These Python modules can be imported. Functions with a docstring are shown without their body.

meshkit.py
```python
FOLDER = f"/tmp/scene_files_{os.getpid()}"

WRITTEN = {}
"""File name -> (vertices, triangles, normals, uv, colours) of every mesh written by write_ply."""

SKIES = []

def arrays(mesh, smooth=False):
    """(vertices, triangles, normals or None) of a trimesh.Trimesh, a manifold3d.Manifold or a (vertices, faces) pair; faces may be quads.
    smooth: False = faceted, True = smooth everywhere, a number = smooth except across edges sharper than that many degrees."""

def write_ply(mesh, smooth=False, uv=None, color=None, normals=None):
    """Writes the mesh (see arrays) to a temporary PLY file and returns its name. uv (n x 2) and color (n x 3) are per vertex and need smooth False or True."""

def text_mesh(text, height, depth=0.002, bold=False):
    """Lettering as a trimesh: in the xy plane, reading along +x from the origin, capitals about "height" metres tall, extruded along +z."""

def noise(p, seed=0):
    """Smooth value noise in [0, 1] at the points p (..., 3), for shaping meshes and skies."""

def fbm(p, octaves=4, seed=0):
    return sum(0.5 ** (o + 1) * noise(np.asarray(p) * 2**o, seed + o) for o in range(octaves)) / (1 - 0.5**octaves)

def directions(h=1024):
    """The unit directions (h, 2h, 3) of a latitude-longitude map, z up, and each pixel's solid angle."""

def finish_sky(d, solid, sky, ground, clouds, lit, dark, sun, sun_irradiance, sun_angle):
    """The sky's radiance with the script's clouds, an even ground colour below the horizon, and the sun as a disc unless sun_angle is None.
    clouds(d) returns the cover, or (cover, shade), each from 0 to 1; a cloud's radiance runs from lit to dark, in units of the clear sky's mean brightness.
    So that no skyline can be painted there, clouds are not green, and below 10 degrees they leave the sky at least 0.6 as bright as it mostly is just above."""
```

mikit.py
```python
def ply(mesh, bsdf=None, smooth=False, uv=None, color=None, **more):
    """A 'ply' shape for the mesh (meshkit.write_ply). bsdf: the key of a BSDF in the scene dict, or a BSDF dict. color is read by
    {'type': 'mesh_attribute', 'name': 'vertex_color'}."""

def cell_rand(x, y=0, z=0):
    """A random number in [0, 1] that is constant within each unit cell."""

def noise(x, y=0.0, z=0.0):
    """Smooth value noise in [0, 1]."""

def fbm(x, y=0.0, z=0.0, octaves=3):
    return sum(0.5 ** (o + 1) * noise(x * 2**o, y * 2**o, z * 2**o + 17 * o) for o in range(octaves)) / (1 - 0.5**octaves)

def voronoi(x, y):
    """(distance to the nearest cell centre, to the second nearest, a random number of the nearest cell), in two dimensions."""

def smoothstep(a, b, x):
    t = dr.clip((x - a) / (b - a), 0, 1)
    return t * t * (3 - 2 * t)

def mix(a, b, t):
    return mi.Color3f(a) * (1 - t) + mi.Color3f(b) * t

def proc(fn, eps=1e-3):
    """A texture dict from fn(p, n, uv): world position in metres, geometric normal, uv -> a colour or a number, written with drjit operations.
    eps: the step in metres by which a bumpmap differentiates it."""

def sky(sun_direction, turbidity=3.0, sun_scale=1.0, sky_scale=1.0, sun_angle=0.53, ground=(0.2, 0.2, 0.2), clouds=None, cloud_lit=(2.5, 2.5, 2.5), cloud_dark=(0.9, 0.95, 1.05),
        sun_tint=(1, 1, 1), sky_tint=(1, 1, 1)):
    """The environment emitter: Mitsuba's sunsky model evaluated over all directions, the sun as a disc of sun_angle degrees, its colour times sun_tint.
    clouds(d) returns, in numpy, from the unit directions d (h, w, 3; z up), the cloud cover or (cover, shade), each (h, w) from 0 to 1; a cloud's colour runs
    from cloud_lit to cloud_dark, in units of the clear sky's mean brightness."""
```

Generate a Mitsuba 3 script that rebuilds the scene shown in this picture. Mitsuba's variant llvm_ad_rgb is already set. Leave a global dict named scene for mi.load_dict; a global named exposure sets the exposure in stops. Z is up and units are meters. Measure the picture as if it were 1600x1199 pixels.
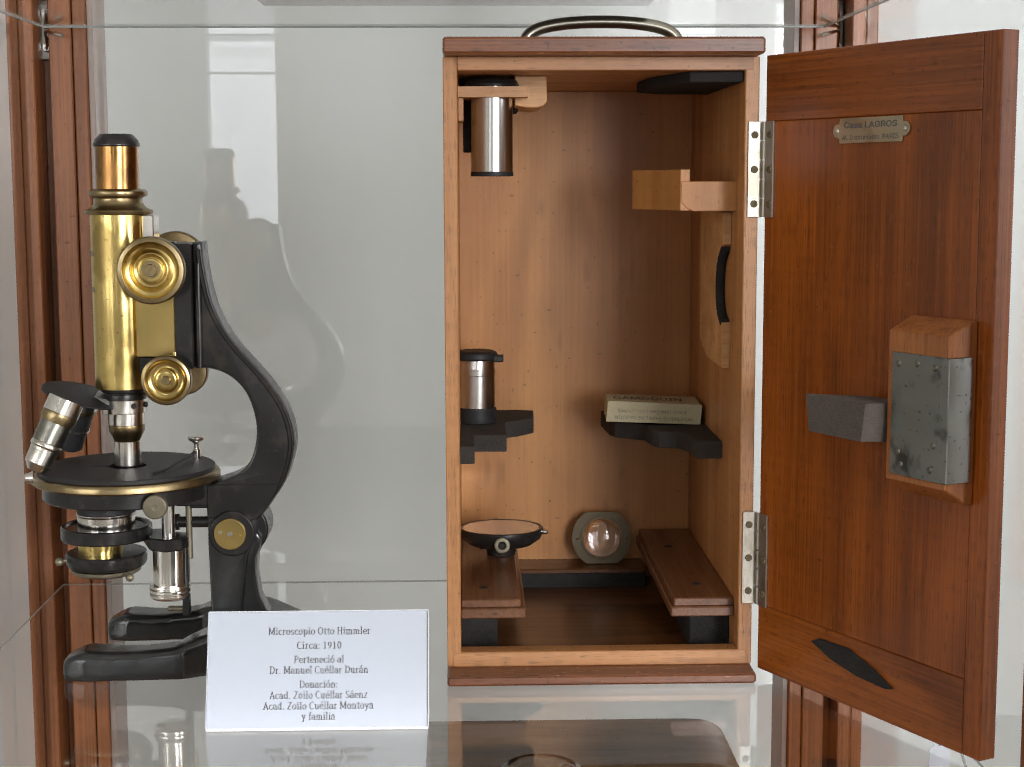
import math, numpy as np, trimesh, manifold3d as m3, mitsuba as mi, mikit, meshkit, drjit as dr
from shapely.geometry import LineString, Polygon
from shapely import affinity, union_all
from mikit import noise, fbm, voronoi, smoothstep, mix, proc
T = mi.ScalarTransform4f
scene, labels = {}, {}

# ------------------------------------------------------------------ camera, exposure
# metres; z up; origin on the top face of the glass shelf, below the middle of the case front; x right, y into the cabinet
EYE = (-0.0761, -0.9085, 0.2823)
scene['camera'] = {'type': 'perspective', 'fov': 34.88, 'fov_axis': 'x', 'near_clip': 0.02, 'far_clip': 60.0,
                   'to_world': T().look_at(origin=EYE, target=(EYE[0] + .0286, EYE[1] + .9921, EYE[2] - .1225), up=(.0066, .1223, .9925))}
exposure = 1.35

# ------------------------------------------------------------------ lights: the windows of the gallery, behind the camera
def window_light(key, x0, x1, z0, z1, y, rgb):
    scene[key] = {'type': 'rectangle', 'to_world': T().translate([(x0 + x1) / 2, y, (z0 + z1) / 2]).rotate([1, 0, 0], -90).scale([(x1 - x0) / 2, (z1 - z0) / 2, 1]),
                  'bsdf': {'type': 'diffuse', 'reflectance': {'type': 'rgb', 'value': [.5, .5, .5]}},
                  'emitter': {'type': 'area', 'radiance': {'type': 'rgb', 'value': rgb}}}
WIN = [(.80, 1.85, .05, 1.25, (10.4, 10.5, 10.8)), (.50, .78, .05, .80, (1.9, 2.0, 2.15)), (-.79, -.60, .10, .98, (1.3, 1.36, 1.45))]   # x0, x1, z0, z1, radiance
SIDE = [(2.595, -2.6, -1.3, .05, 1.25, (4.6, 4.7, 4.9)), (-2.595, -3.1, -2.0, .05, 1.25, (2.3, 2.3, 2.3))]      # windows in the side walls: x, y0, y1, z0, z1, radiance
WALL_Y = -3.2

# ------------------------------------------------------------------ helpers
def numbered(key):
    if key not in scene and not any(k.startswith(key + '__') for k in scene): return key
    i = 1
    while f'{key}_{i:03d}' in scene or any(k.startswith(f'{key}_{i:03d}__') for k in scene): i += 1
    return f'{key}_{i:03d}'
def tag(key, label=None, cat=None, group=None, kind=None):
    labels.setdefault(key, {}).update({k: v for k, v in dict(label=label, category=cat, group=group, kind=kind).items() if v})
def obj(name, mesh, mat, parent=None, smooth=35, xf=None, label=None, **more):
    """One entry of the scene from a mesh in millimetres."""
    key = numbered(f'{parent}__{name}' if parent else name)
    mesh = mesh.copy()
    if xf is not None: mesh.apply_transform(xf)
    mesh.apply_scale(.001)
    scene[key] = mikit.ply(mesh, mat, smooth=smooth, **more)
    if label: tag(key, label)
    return key
def cat(*ms): return trimesh.util.concatenate(list(ms))
def hull(pts): return trimesh.convex.convex_hull(np.asarray(pts, float))
def box(x0, x1, y0, y1, z0, z1, c=.5):
    """A box with chamfered edges."""
    p = []
    for sx, X in ((1, x0), (-1, x1)):
        for sy, Y in ((1, y0), (-1, y1)):
            for sz, Z in ((1, z0), (-1, z1)):
                p += [(X + sx * c, Y + sy * c, Z), (X + sx * c, Y, Z + sz * c), (X, Y + sy * c, Z + sz * c)]
    return hull(p)
def frame(c, d):
    """4x4 matrix that takes z to the direction d and the origin to c."""
    d = np.asarray(d, float); d /= np.linalg.norm(d)
    a = np.cross([0, 0, 1], d) if abs(d[2]) < .95 else np.cross([0, 1, 0], d)
    a /= np.linalg.norm(a); m = np.eye(4)
    m[:3, 0], m[:3, 1], m[:3, 2], m[:3, 3] = a, np.cross(d, a), d, c
    return m
def chamfered(profile, c):
    out = []
    P = [np.array(p, float) for p in profile]
    for i, p in enumerate(P):
        if 0 < i < len(P) - 1:
            a, b = P[i - 1] - p, P[i + 1] - p
            la, lb = np.linalg.norm(a), np.linalg.norm(b)
            if la > 1e-6 and lb > 1e-6 and np.dot(a, b) / la / lb > -.8:
                out += [p + a / la * min(c, la / 3), p + b / lb * min(c, lb / 3)]
                continue
        out.append(p)
    return out
def lathe(profile, c=(0, 0, 0), d=(0, 0, 1), n=56, ch=.25, closed=False):
    """Revolves (radius, height) about the axis d through c."""
    P = chamfered(profile, ch) if ch else [np.array(p, float) for p in profile]
    ang = np.arange(n) * 2 * np.pi / n
    v = np.array([[r * np.cos(a), r * np.sin(a), h] for r, h in P for a in ang])
    f, k = [], len(P)
    for i in range(k if closed else k - 1):
        j = (i + 1) % k
        for q in range(n):
            w = (q + 1) % n
            f += [[i * n + q, i * n + w, j * n + w], [i * n + q, j * n + w, j * n + q]]
    m = trimesh.Trimesh(v, f, process=False)
    m.merge_vertices(); m.update_faces(m.nondegenerate_faces()); trimesh.repair.fix_normals(m)
    m.apply_transform(frame(c, d))
    return m
def spline(pts, n=8, closed=False):
    from scipy.interpolate import CubicSpline
    P = np.asarray(pts, float)
    if closed: P = np.vstack([P, P[:1]])
    t = np.r_[0, np.cumsum(np.sqrt(np.linalg.norm(np.diff(P, axis=0), axis=1)))]
    s = CubicSpline(t, P, bc_type='periodic' if closed else 'natural')
    u = np.interp(np.arange((len(P) - 1) * n + 1) / n, np.arange(len(P)), t)
    return s(u[:-1] if closed else u)
def prism(pts, a0, a1, plane='xz', c=.8, steps=1):
    """A bevelled extrusion of a simple polygon. plane xz: along y; xy: along z; yz: along x."""
    P = np.asarray(pts, float)
    if Polygon(P).exterior.is_ccw is False: P = P[::-1]
    nx, pv = np.roll(P, -1, 0) - P, P - np.roll(P, 1, 0)
    nx /= np.linalg.norm(nx, axis=1)[:, None]; pv /= np.linalg.norm(pv, axis=1)[:, None]
    n1, n2 = np.stack([-nx[:, 1], nx[:, 0]], 1), np.stack([-pv[:, 1], pv[:, 0]], 1)
    mt = (n1 + n2) / np.maximum(1 + (n1 * n2).sum(1), .35)[:, None]
    rings = []
    for k in range(steps + 1):
        t = k / steps * math.pi / 2
        rings.append((P + mt * c * (1 - math.sin(t)), a0 + c * (1 - math.cos(t))))
    rings += [(r, a1 - (h - a0)) for r, h in rings[::-1]]
    n = len(P)
    v = np.vstack([np.c_[r, np.full(n, h)] for r, h in rings])
    f = []
    for i in range(len(rings) - 1):
        for q in range(n):
            w = (q + 1) % n
            f += [[i * n + q, i * n + w, (i + 1) * n + w], [i * n + q, (i + 1) * n + w, (i + 1) * n + q]]
    import mapbox_earcut
    tri = np.asarray(mapbox_earcut.triangulate_float64(rings[0][0], np.array([n], np.uint32))).reshape(-1, 3)
    f += [list(t[::-1]) for t in tri] + [list(t + (len(rings) - 1) * n) for t in tri]
    if plane == 'xz': v = v[:, [0, 2, 1]]
    elif plane == 'yz': v = v[:, [2, 0, 1]]
    m = trimesh.Trimesh(v, f, process=False); trimesh.repair.fix_normals(m)
    return m
def tube(path, r, sides=14, closed=False):
    p = np.asarray(path, float); r = np.broadcast_to(r, (len(p),))
    t = (np.roll(p, -1, 0) - np.roll(p, 1, 0)) if closed else np.gradient(p, axis=0)
    t /= np.linalg.norm(t, axis=1)[:, None]
    a = np.cross(t[0], [0, 0, 1.] if abs(t[0][2]) < .9 else [1., 0, 0]); rows = []
    ang = np.arange(sides) * 2 * np.pi / sides
    for i in range(len(p)):
        a = a - t[i] * np.dot(a, t[i]); a /= np.linalg.norm(a); b = np.cross(t[i], a)
        rows.append(p[i] + r[i] * (np.cos(ang)[:, None] * a + np.sin(ang)[:, None] * b))
    v, f, n = np.vstack(rows), [], len(p)
    for i in range(n if closed else n - 1):
        j = (i + 1) % n
        for q in range(sides):
            w = (q + 1) % sides
            f += [[i * sides + q, i * sides + w, j * sides + w], [i * sides + q, j * sides + w, j * sides + q]]
    if not closed:
        for base in (0, (n - 1) * sides): f += [[base, base + q, base + q + 1] for q in range(1, sides - 1)]
    m = trimesh.Trimesh(v, f, process=False); trimesh.repair.fix_normals(m)
    return m
def slotted_screw(c, d, r, h, roll=30):
    """A low domed screw head with a slot cut into it."""
    s = m3.Manifold.cylinder(h, r, r * .85, 32) - m3.Manifold.cube((r * 3, r * .3, h), True).translate((0, 0, h)).rotate((0, 0, roll))
    k = s.to_mesh(); m = trimesh.Trimesh(k.vert_properties[:, :3], k.tri_verts)
    m.apply_transform(frame(c, d)); return m
def solid(man):
    k = man.to_mesh(); return trimesh.Trimesh(k.vert_properties[:, :3], k.tri_verts)
def manifold(mesh): return m3.Manifold(m3.Mesh(np.asarray(mesh.vertices, np.float32), np.asarray(mesh.faces, np.uint32)))

# lettering with serifs: strokes of a flat pen, cap height 1
def arc(cx, cy, rx, ry, a, b, n=14):
    t = np.radians(np.linspace(a, b, n)); return list(zip(cx + rx * np.cos(t), cy + ry * np.sin(t)))
def srf(x, y, w=.24): return [(x - w * .34, y), (x + w * .34, y)]
X = .68
def stem(x, y0, y1): return [(x, y0), (x, y1)]
ACUTE = [(.24, .84), (.38, 1.02)]
GL = {
 'a': (.54, [arc(.25, .46, .17, .22, 165, 0), stem(.42, .46, .05), [(.42, .04), (.52, .02)], [(.42, .4), (.25, .38)] , arc(.22, .2, .16, .19, 90, 270), [(.22, .01), (.34, .06), (.42, .16)]]),
 'c': (.5, [arc(.29, .34, .21, .33, 45, 315)]), 'd': (.62, [stem(.47, 0, 1.02), srf(.43, 1.01, .16), srf(.51, .02, .16), arc(.28, .34, .19, .33, 0, 360)]),
 'e': (.52, [arc(.28, .34, .21, .33, 0, 320), [(.09, .36), (.49, .36)]]), 'f': (.38, [stem(.2, 0, .8), arc(.34, .82, .14, .2, 180, 60), [(.06, .66), (.38, .66)], srf(.2, .02, .28)]),
 'i': (.31, [stem(.16, 0, X), srf(.1, .66, .14), srf(.16, .02, .26), [(.12, .90), (.20, .90)], [(.12, .95), (.20, .95)]]), 'l': (.31, [stem(.16, 0, 1.02), srf(.1, 1.0, .14), srf(.16, .02, .26)]),
 'm': (.92, [stem(.16, 0, X), stem(.46, 0, .45), stem(.77, 0, .45), arc(.31, .46, .15, .21, 180, 0), arc(.615, .46, .155, .21, 180, 0), srf(.1, .66, .14), srf(.16, .02), srf(.46, .02), srf(.77, .02)]),
 'n': (.63, [stem(.16, 0, X), stem(.49, 0, .45), arc(.325, .46, .165, .21, 180, 0), srf(.1, .66, .14), srf(.16, .02), srf(.49, .02)]),
 'o': (.57, [arc(.285, .34, .215, .33, 0, 360)]), 'p': (.61, [stem(.16, -.3, X), srf(.1, .66, .14), srf(.18, -.29, .28), arc(.35, .34, .19, .33, 0, 360)]),
 'r': (.43, [stem(.16, 0, X), srf(.1, .66, .14), srf(.17, .02, .28), arc(.33, .42, .17, .24, 180, 75)]), 's': (.45, [arc(.23, .5, .14, .165, 40, 270), arc(.22, .18, .15, .165, 90, -150)]),
 't': (.38, [stem(.18, .15, .86), arc(.3, .15, .12, .14, 180, 300), [(.04, .66), (.36, .66)]]), 'u': (.62, [stem(.15, .2, X), arc(.3, .22, .15, .21, 180, 360), stem(.45, 0, X), srf(.1, .66, .16), srf(.4, .66, .14), srf(.51, .02, .14)]),
 'y': (.56, [[(.1, .66), (.3, .05)], [(.48, .66), (.3, .05), (.2, -.22), (.08, -.28)], srf(.1, .66), srf(.47, .66, .2)]), 'z': (.48, [[(.07, .66), (.42, .66), (.07, .02), (.43, .02)]]),
 'A': (.68, [[(.08, 0), (.33, 1.0), (.6, 0)], [(.18, .34), (.5, .34)], srf(.08, .02), srf(.6, .02)]), 'C': (.64, [arc(.37, .5, .29, .49, 50, 310)]),
 'D': (.72, [stem(.16, 0, 1), [(.06, .98), (.3, .98)], arc(.3, .5, .34, .48, 90, -90), [(.3, .02), (.06, .02)]]), 'H': (.76, [stem(.16, 0, 1), stem(.6, 0, 1), [(.16, .52), (.6, .52)], srf(.16, .98), srf(.6, .98), srf(.16, .02), srf(.6, .02)]),
 'M': (.94, [stem(.15, 0, 1), stem(.79, 0, 1), [(.15, .98), (.47, .15), (.79, .98)], srf(.13, .98, .2), srf(.82, .98, .2), srf(.15, .02), srf(.79, .02)]), 'O': (.74, [arc(.37, .5, .3, .49, 0, 360)]),
 'P': (.62, [stem(.16, 0, 1), [(.06, .98), (.32, .98)], arc(.32, .74, .22, .24, 90, -90), [(.32, .5), (.16, .5)], srf(.17, .02, .28)]), 'S': (.54, [arc(.27, .74, .19, .24, 40, 270), arc(.26, .26, .2, .24, 90, -150)]),
 'Z': (.62, [[(.08, .98), (.54, .98), (.08, .02), (.56, .02)]]), '0': (.56, [arc(.28, .48, .2, .47, 0, 360)]), '1': (.56, [stem(.28, 0, .95), [(.12, .84), (.28, .95)], srf(.28, .02, .32)]),
 '9': (.56, [arc(.28, .65, .19, .29, 0, 360), [(.47, .65), (.42, .3), (.15, .02)]]), '.': (.26, [[(.09, .04), (.16, .04)], [(.09, .08), (.16, .08)]]), ':': (.28, [[(.10, .04), (.17, .04)], [(.10, .08), (.17, .08)], [(.10, .56), (.17, .56)], [(.10, .6), (.17, .6)]]), ' ': (.26, []),
}
for b, s in (('e', 'é'), ('a', 'á'), ('o', 'ó')): GL[s] = (GL[b][0], GL[b][1] + [ACUTE])
def serif_text(text, width, cap, depth=.12):
    """Lettering of that width and cap height (mm), centred on x = 0, baseline y = 0, along +z."""
    x, geo = 0, []
    for ch in text:
        adv, strokes = GL[ch]
        for s in strokes:
            q = affinity.scale(LineString(s), .55, 1, origin=(0, 0)).buffer(.040, quad_segs=3)
            geo.append(affinity.translate(affinity.scale(q, 1 / .55, 1, origin=(0, 0)), x, 0))
        x += adv + .05
    g = affinity.scale(affinity.translate(union_all(geo), -x / 2, 0), width / x, cap, origin=(0, 0)).simplify(.012)
    return cat(*[trimesh.creation.extrude_polygon(k, depth, engine='earcut') for k in getattr(g, 'geoms', [g])])
def sans_text(text, width, cap, depth=.1, bold=False):
    m = meshkit.text_mesh(text, cap, depth, bold)
    b = m.bounds; m.apply_translation([-(b[0, 0] + b[1, 0]) / 2, 0, 0])
    m.apply_transform(np.diag([width / (b[1, 0] - b[0, 0]), 1, 1, 1])); return m
def place(origin, right, up):
    """Puts lettering (x right, y up, z out) on a face."""
    r, u = np.array(right, float), np.array(up, float); r /= np.linalg.norm(r); u /= np.linalg.norm(u)
    m = np.eye(4); m[:3, 0], m[:3, 1], m[:3, 2], m[:3, 3] = r, u, np.cross(r, u), origin
    return m

# ------------------------------------------------------------------ materials
def rgb(*v): return {'type': 'rgb', 'value': list(map(float, v))}
def two(b): return {'type': 'twosided', 'bsdf': b}
def principled(color, rough, metallic=0., **k):
    return two({'type': 'principled', 'base_color': color if isinstance(color, dict) else rgb(*color), 'roughness': rough if isinstance(rough, dict) else float(rough), 'metallic': float(metallic), **k})
DA = 1.103; DE = (math.cos(DA), -math.sin(DA)); DN = (math.sin(DA), math.cos(DA)); DH = (.0902, -.0043)   # the open door: along, outward, hinge
def wood(lo, hi, ax='z', f=1., pore=.3, blotch=.25, door=False, seed=0., streak=.35, chips=0., chip=(.36, .2, .1)):
    def fn(p, n, uv):
        x, y, z = p.x, p.y, p.z
        if door: x, y = (p.x - DH[0]) * DE[0] + (p.y - DH[1]) * DE[1], (p.x - DH[0]) * DN[0] + (p.y - DH[1]) * DN[1]
        x, y, z = x + seed, y + seed * .7, z + seed * .3
        l, a, b = {'z': (z, x, y), 'x': (x, z, y), 'y': (y, x, z)}[ax]
        w = fbm(l * 5, a * 16, b * 16, 2) * 2.2
        ring = fbm(a * 70 * f + w, b * 70 * f + w, l * 2.6 * f, 3)
        fine = fbm(a * 900, b * 900, l * 11, 2)
        c = mix(lo, hi, smoothstep(.2, .8, ring * (1 - streak) + fine * streak))
        c = c * (1 - pore * smoothstep(.6, .9, noise(a * 2600, b * 2600, l * 130)))
        c = c * (1 - blotch / 2 + blotch * (.5 * fbm(x * 17, y * 17, z * 17, 3) + .5 * fbm(a * 30 + w, b * 30, l * 4 + 9, 3)))
        c = c * (1 - .18 * smoothstep(.66, .8, fbm(a * 140, b * 140, l * 22 + 5, 3)))
        if chips: c = mix(c, chip, chips * smoothstep(.86, .885, noise(l * 240, a * 620, b * 620)))
        return c * (1 - .4 * smoothstep(.89, .92, noise(x * 460, y * 460, z * 330)))
    return proc(fn)
def patina(lo, hi, dark, scale=1., amount=.5, spots=.5):
    def fn(p, n, uv):
        m = fbm(p.x * 60 * scale, p.y * 60 * scale, p.z * 38 * scale, 4)
        c = mix(lo, hi, fbm(p.x * 25 * scale + 3, p.y * 25 * scale, p.z * 25 * scale, 3))
        c = mix(c, dark, amount * smoothstep(.52, .72, m))
        return mix(c, dark, spots * smoothstep(.84, .90, noise(p.x * 700, p.y * 700, p.z * 520)))
    return proc(fn)
def grain(base, amp, s=900., s2=60.):
    def fn(p, n, uv):
        return mi.Color3f(*base) * (1 - amp + 2 * amp * (.6 * noise(p.x * s, p.y * s, p.z * s) + .4 * fbm(p.x * s2, p.y * s2, p.z * s2, 3)))
    return proc(fn)
def smudge(lo, hi, s=45.):
    return proc(lambda p, n, uv: lo + (hi - lo) * smoothstep(.3, .7, fbm(p.x * s, p.y * s, p.z * s, 3)))
B = scene
B['m_stile'] = principled(wood((.25, .10, .030), (.385, .178, .062), 'z', seed=.3, chips=.3, chip=(.16, .07, .03)), .42, specular=.5)
B['m_rail'] = principled(wood((.25, .10, .032), (.39, .182, .068), 'x', seed=.9), .42, specular=.5)
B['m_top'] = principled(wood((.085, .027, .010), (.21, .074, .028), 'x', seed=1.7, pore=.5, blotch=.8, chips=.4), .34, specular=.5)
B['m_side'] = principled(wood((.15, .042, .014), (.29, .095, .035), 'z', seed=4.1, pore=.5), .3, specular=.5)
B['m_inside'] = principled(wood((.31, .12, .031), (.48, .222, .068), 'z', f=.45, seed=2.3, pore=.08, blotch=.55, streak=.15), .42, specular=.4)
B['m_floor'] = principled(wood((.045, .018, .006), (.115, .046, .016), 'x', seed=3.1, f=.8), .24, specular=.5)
B['m_door_v'] = principled(wood((.115, .025, .003), (.305, .077, .009), 'z', f=.6, door=True, seed=5.2, pore=.3, blotch=.8, chips=.12), .27, specular=.5)
B['m_door_h'] = principled(wood((.115, .026, .0035), (.285, .076, .010), 'x', f=.45, door=True, seed=6.6, pore=.3, blotch=.7), .27, specular=.5)
B['m_post'] = principled(wood((.13, .044, .014), (.27, .098, .034), 'z', seed=7.7, pore=.25, blotch=.35), .36, specular=.5)
B['m_pale_wood'] = principled(wood((.34, .165, .06), (.48, .26, .105), 'x', seed=8.4, pore=.12), .45)
B['m_brass'] = principled(patina((.50, .37, .125), (.62, .465, .18), (.21, .14, .045), 1.1, .55, .7), smudge(.14, .30), 1)
B['m_brass_dull'] = principled(patina((.21, .155, .08), (.30, .23, .12), (.12, .085, .05), 1.4, .4, .3), smudge(.24, .38), 1)
B['m_copper'] = principled(patina((.24, .12, .042), (.36, .19, .065), (.09, .052, .028), 1.6, .6, .4), smudge(.16, .3), 1)
B['m_nickel'] = principled(patina((.62, .59, .53), (.72, .69, .63), (.34, .29, .2), 1.2, .35, .3), smudge(.1, .24), 1)
B['m_steel'] = principled(patina((.54, .52, .49), (.64, .62, .585), (.38, .36, .32), .8, .3, .2), .18, 1)
B['m_lacquer'] = principled(patina((.008, .008, .008), (.014, .013, .012), (.038, .030, .022), 2.2, .4, .6), smudge(.18, .32), specular=.33, clearcoat=.12, clearcoat_gloss=.85)
B['m_cast'] = principled(patina((.008, .009, .009), (.014, .014, .014), (.030, .026, .022), 1.6, .4, .5), smudge(.12, .22, 30.), specular=.55)
B['m_matt_black'] = principled(grain((.016, .015, .015), .3), .5, specular=.25)
B['m_felt'] = principled(grain((.024, .022, .021), .55, 1400., 130.), .9, specular=.15)
B['m_paint'] = two({'type': 'roughplastic', 'alpha': .12, 'int_ior': 1.45, 'diffuse_reflectance': rgb(.485, .505, .485)})
B['m_room'] = two({'type': 'diffuse', 'reflectance': rgb(.60, .595, .57)})
B['m_room_floor'] = principled((.16, .10, .06), .35)
B['m_card'] = principled(grain((.44, .47, .525), .015), .55, specular=.3)
B['m_ink'] = principled((.055, .055, .06), .7)
B['m_carton'] = principled(grain((.38, .335, .21), .14, 700., 90.), .6, specular=.3)
B['m_glass_sheet'] = {'type': 'thindielectric', 'int_ior': 1.5}
B['m_glass'] = {'type': 'dielectric', 'int_ior': 1.5}
B['m_glass_edge'] = principled((.20, .215, .20), .2, specular=.5)
B['m_acrylic_edge'] = principled((.72, .74, .76), .2, specular=.5)
B['m_rest'] = principled(wood((.075, .028, .011), (.165, .068, .028), 'y', seed=11.3, pore=.3), .3, specular=.5)
B['m_lens_ring'] = principled(patina((.095, .070, .036), (.13, .098, .054), (.065, .048, .025), 2., .4, .3), .55, specular=.25)
B['m_plate_nickel'] = principled(patina((.44, .40, .29), (.54, .49, .36), (.26, .22, .14), 2., .5, .4), .24, 1)
B['m_hinge'] = principled(patina((.36, .33, .28), (.44, .405, .345), (.24, .205, .15), 1.5, .45, .4), .4, 1)
B['m_handle'] = principled(patina((.33, .31, .25), (.43, .41, .34), (.18, .155, .11), 1.5, .5, .3), .24, 1)
B['m_bead'] = principled((.24, .19, .165), .4)
B['m_plate'] = principled(patina((.36, .26, .09), (.44, .32, .12), (.25, .18, .07), .8, .3, .15), smudge(.25, .36), 1)
B['m_gun'] = principled(patina((.20, .195, .165), (.28, .27, .23), (.11, .10, .08), 1.5, .5, .3), .28, 1)
B['m_step_felt'] = principled(grain((.036, .031, .027), .5, 1400., 130.), .85, specular=.2)
B['m_grey_felt'] = principled(grain((.082, .068, .058), .35, 1400., 130.), .9, specular=.2)
B['m_zinc'] = principled(patina((.22, .225, .21), (.32, .325, .305), (.07, .07, .065), 1.6, .9, .6), smudge(.2, .42, 70.), 1)
B['m_mirror'] = two({'type': 'conductor', 'material': 'Al'})
B['m_ring_metal'] = principled(patina((.15, .13, .088), (.21, .185, .13), (.10, .085, .06), 2., .4, .3), .42, .6)
B['m_lower_case'] = principled(wood((.06, .032, .016), (.12, .07, .035), 'x', seed=9.3), .4)
B['m_grey'] = principled((.3, .31, .3), .5)

# ------------------------------------------------------------------ the gallery around: walls, floor, ceiling
def wall(key, x0, x1, y0, y1, z0, z1, mat='m_room'):
    obj(key, box(x0 * 1e3, x1 * 1e3, y0 * 1e3, y1 * 1e3, z0 * 1e3, z1 * 1e3, 1), mat, smooth=False); tag(key, kind='structure')
wall('wall', -2.6, 2.6, .90, .98, -1.15, 2.1, 'm_paint')
wall('side_wall', -2.68, -2.6, -3.4, .98, -1.15, 2.1); wall('side_wall_001', 2.6, 2.68, -3.4, .98, -1.15, 2.1)
wall('ceiling', -2.6, 2.6, -3.4, .90, 2.02, 2.1); wall('floor', -2.6, 2.6, -3.4, .90, -1.15, -1.08, 'm_room_floor')
def window_wall():
    y0, y1, parts, x = -3300, WALL_Y * 1e3, [], -2600
    for x0, x1, zb, zt, _ in sorted(WIN):
        parts += [(x, x0 * 1e3, -1080, 2020), (x0 * 1e3, x1 * 1e3, -1080, zb * 1e3), (x0 * 1e3, x1 * 1e3, zt * 1e3, 2020)]
        x = x1 * 1e3
    parts.append((x, 2600, -1080, 2020))
    return cat(*[box(a, b, y0, y1, z0, z1, .5) for a, b, z0, z1 in parts])
obj('window_wall', window_wall(), 'm_room', smooth=False); tag('window_wall', kind='structure')
for i, (x0, x1, z0, z1, L) in enumerate(WIN):
    w = 'gallery_window' + ('', '_001', '_002')[i]
    window_light(w + '__pane', x0, x1, z0, z1, -3.26, L)
    fr = [box((x0 + (x1 - x0) * k) * 1e3 - 16, (x0 + (x1 - x0) * k) * 1e3 + 16, -3250, -3215, z0 * 1e3, z1 * 1e3, 3) for k in ((.5,), (), ())[i]]
    fr += [box(x0 * 1e3, x1 * 1e3, -3246, -3219, z - 14, z + 14, 3) for z in ((z0 + .62 * (z1 - z0)) * 1e3,)]
    obj('frame', cat(*fr), 'm_room', w, smooth=False)
    tag(w, kind='structure')

for i, (x, y0, y1, z0, z1, L) in enumerate(SIDE):
    w, q = 'side_window' + ('', '_001')[i], -1 if x > 0 else 1
    scene[w + '__pane'] = {'type': 'rectangle', 'to_world': T().translate([x, (y0 + y1) / 2, (z0 + z1) / 2]).rotate([0, 1, 0], 90 * q).scale([(z1 - z0) / 2, (y1 - y0) / 2, 1]),
                           'bsdf': {'type': 'diffuse', 'reflectance': rgb(.5, .5, .5)}, 'emitter': {'type': 'area', 'radiance': rgb(*L)}}
    ym, zm = (y0 + y1) * 500, (z0 + .62 * (z1 - z0)) * 1e3
    xs = sorted((x * 1e3 + q * 3, x * 1e3 + q * 30))
    obj('frame', cat(box(*xs, ym - 18, ym + 18, z0 * 1e3, z1 * 1e3, 3), box(*xs, y0 * 1e3, y1 * 1e3, zm - 14, zm + 14, 2)), 'm_room', w, smooth=False)
    tag(w, kind='structure')

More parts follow.
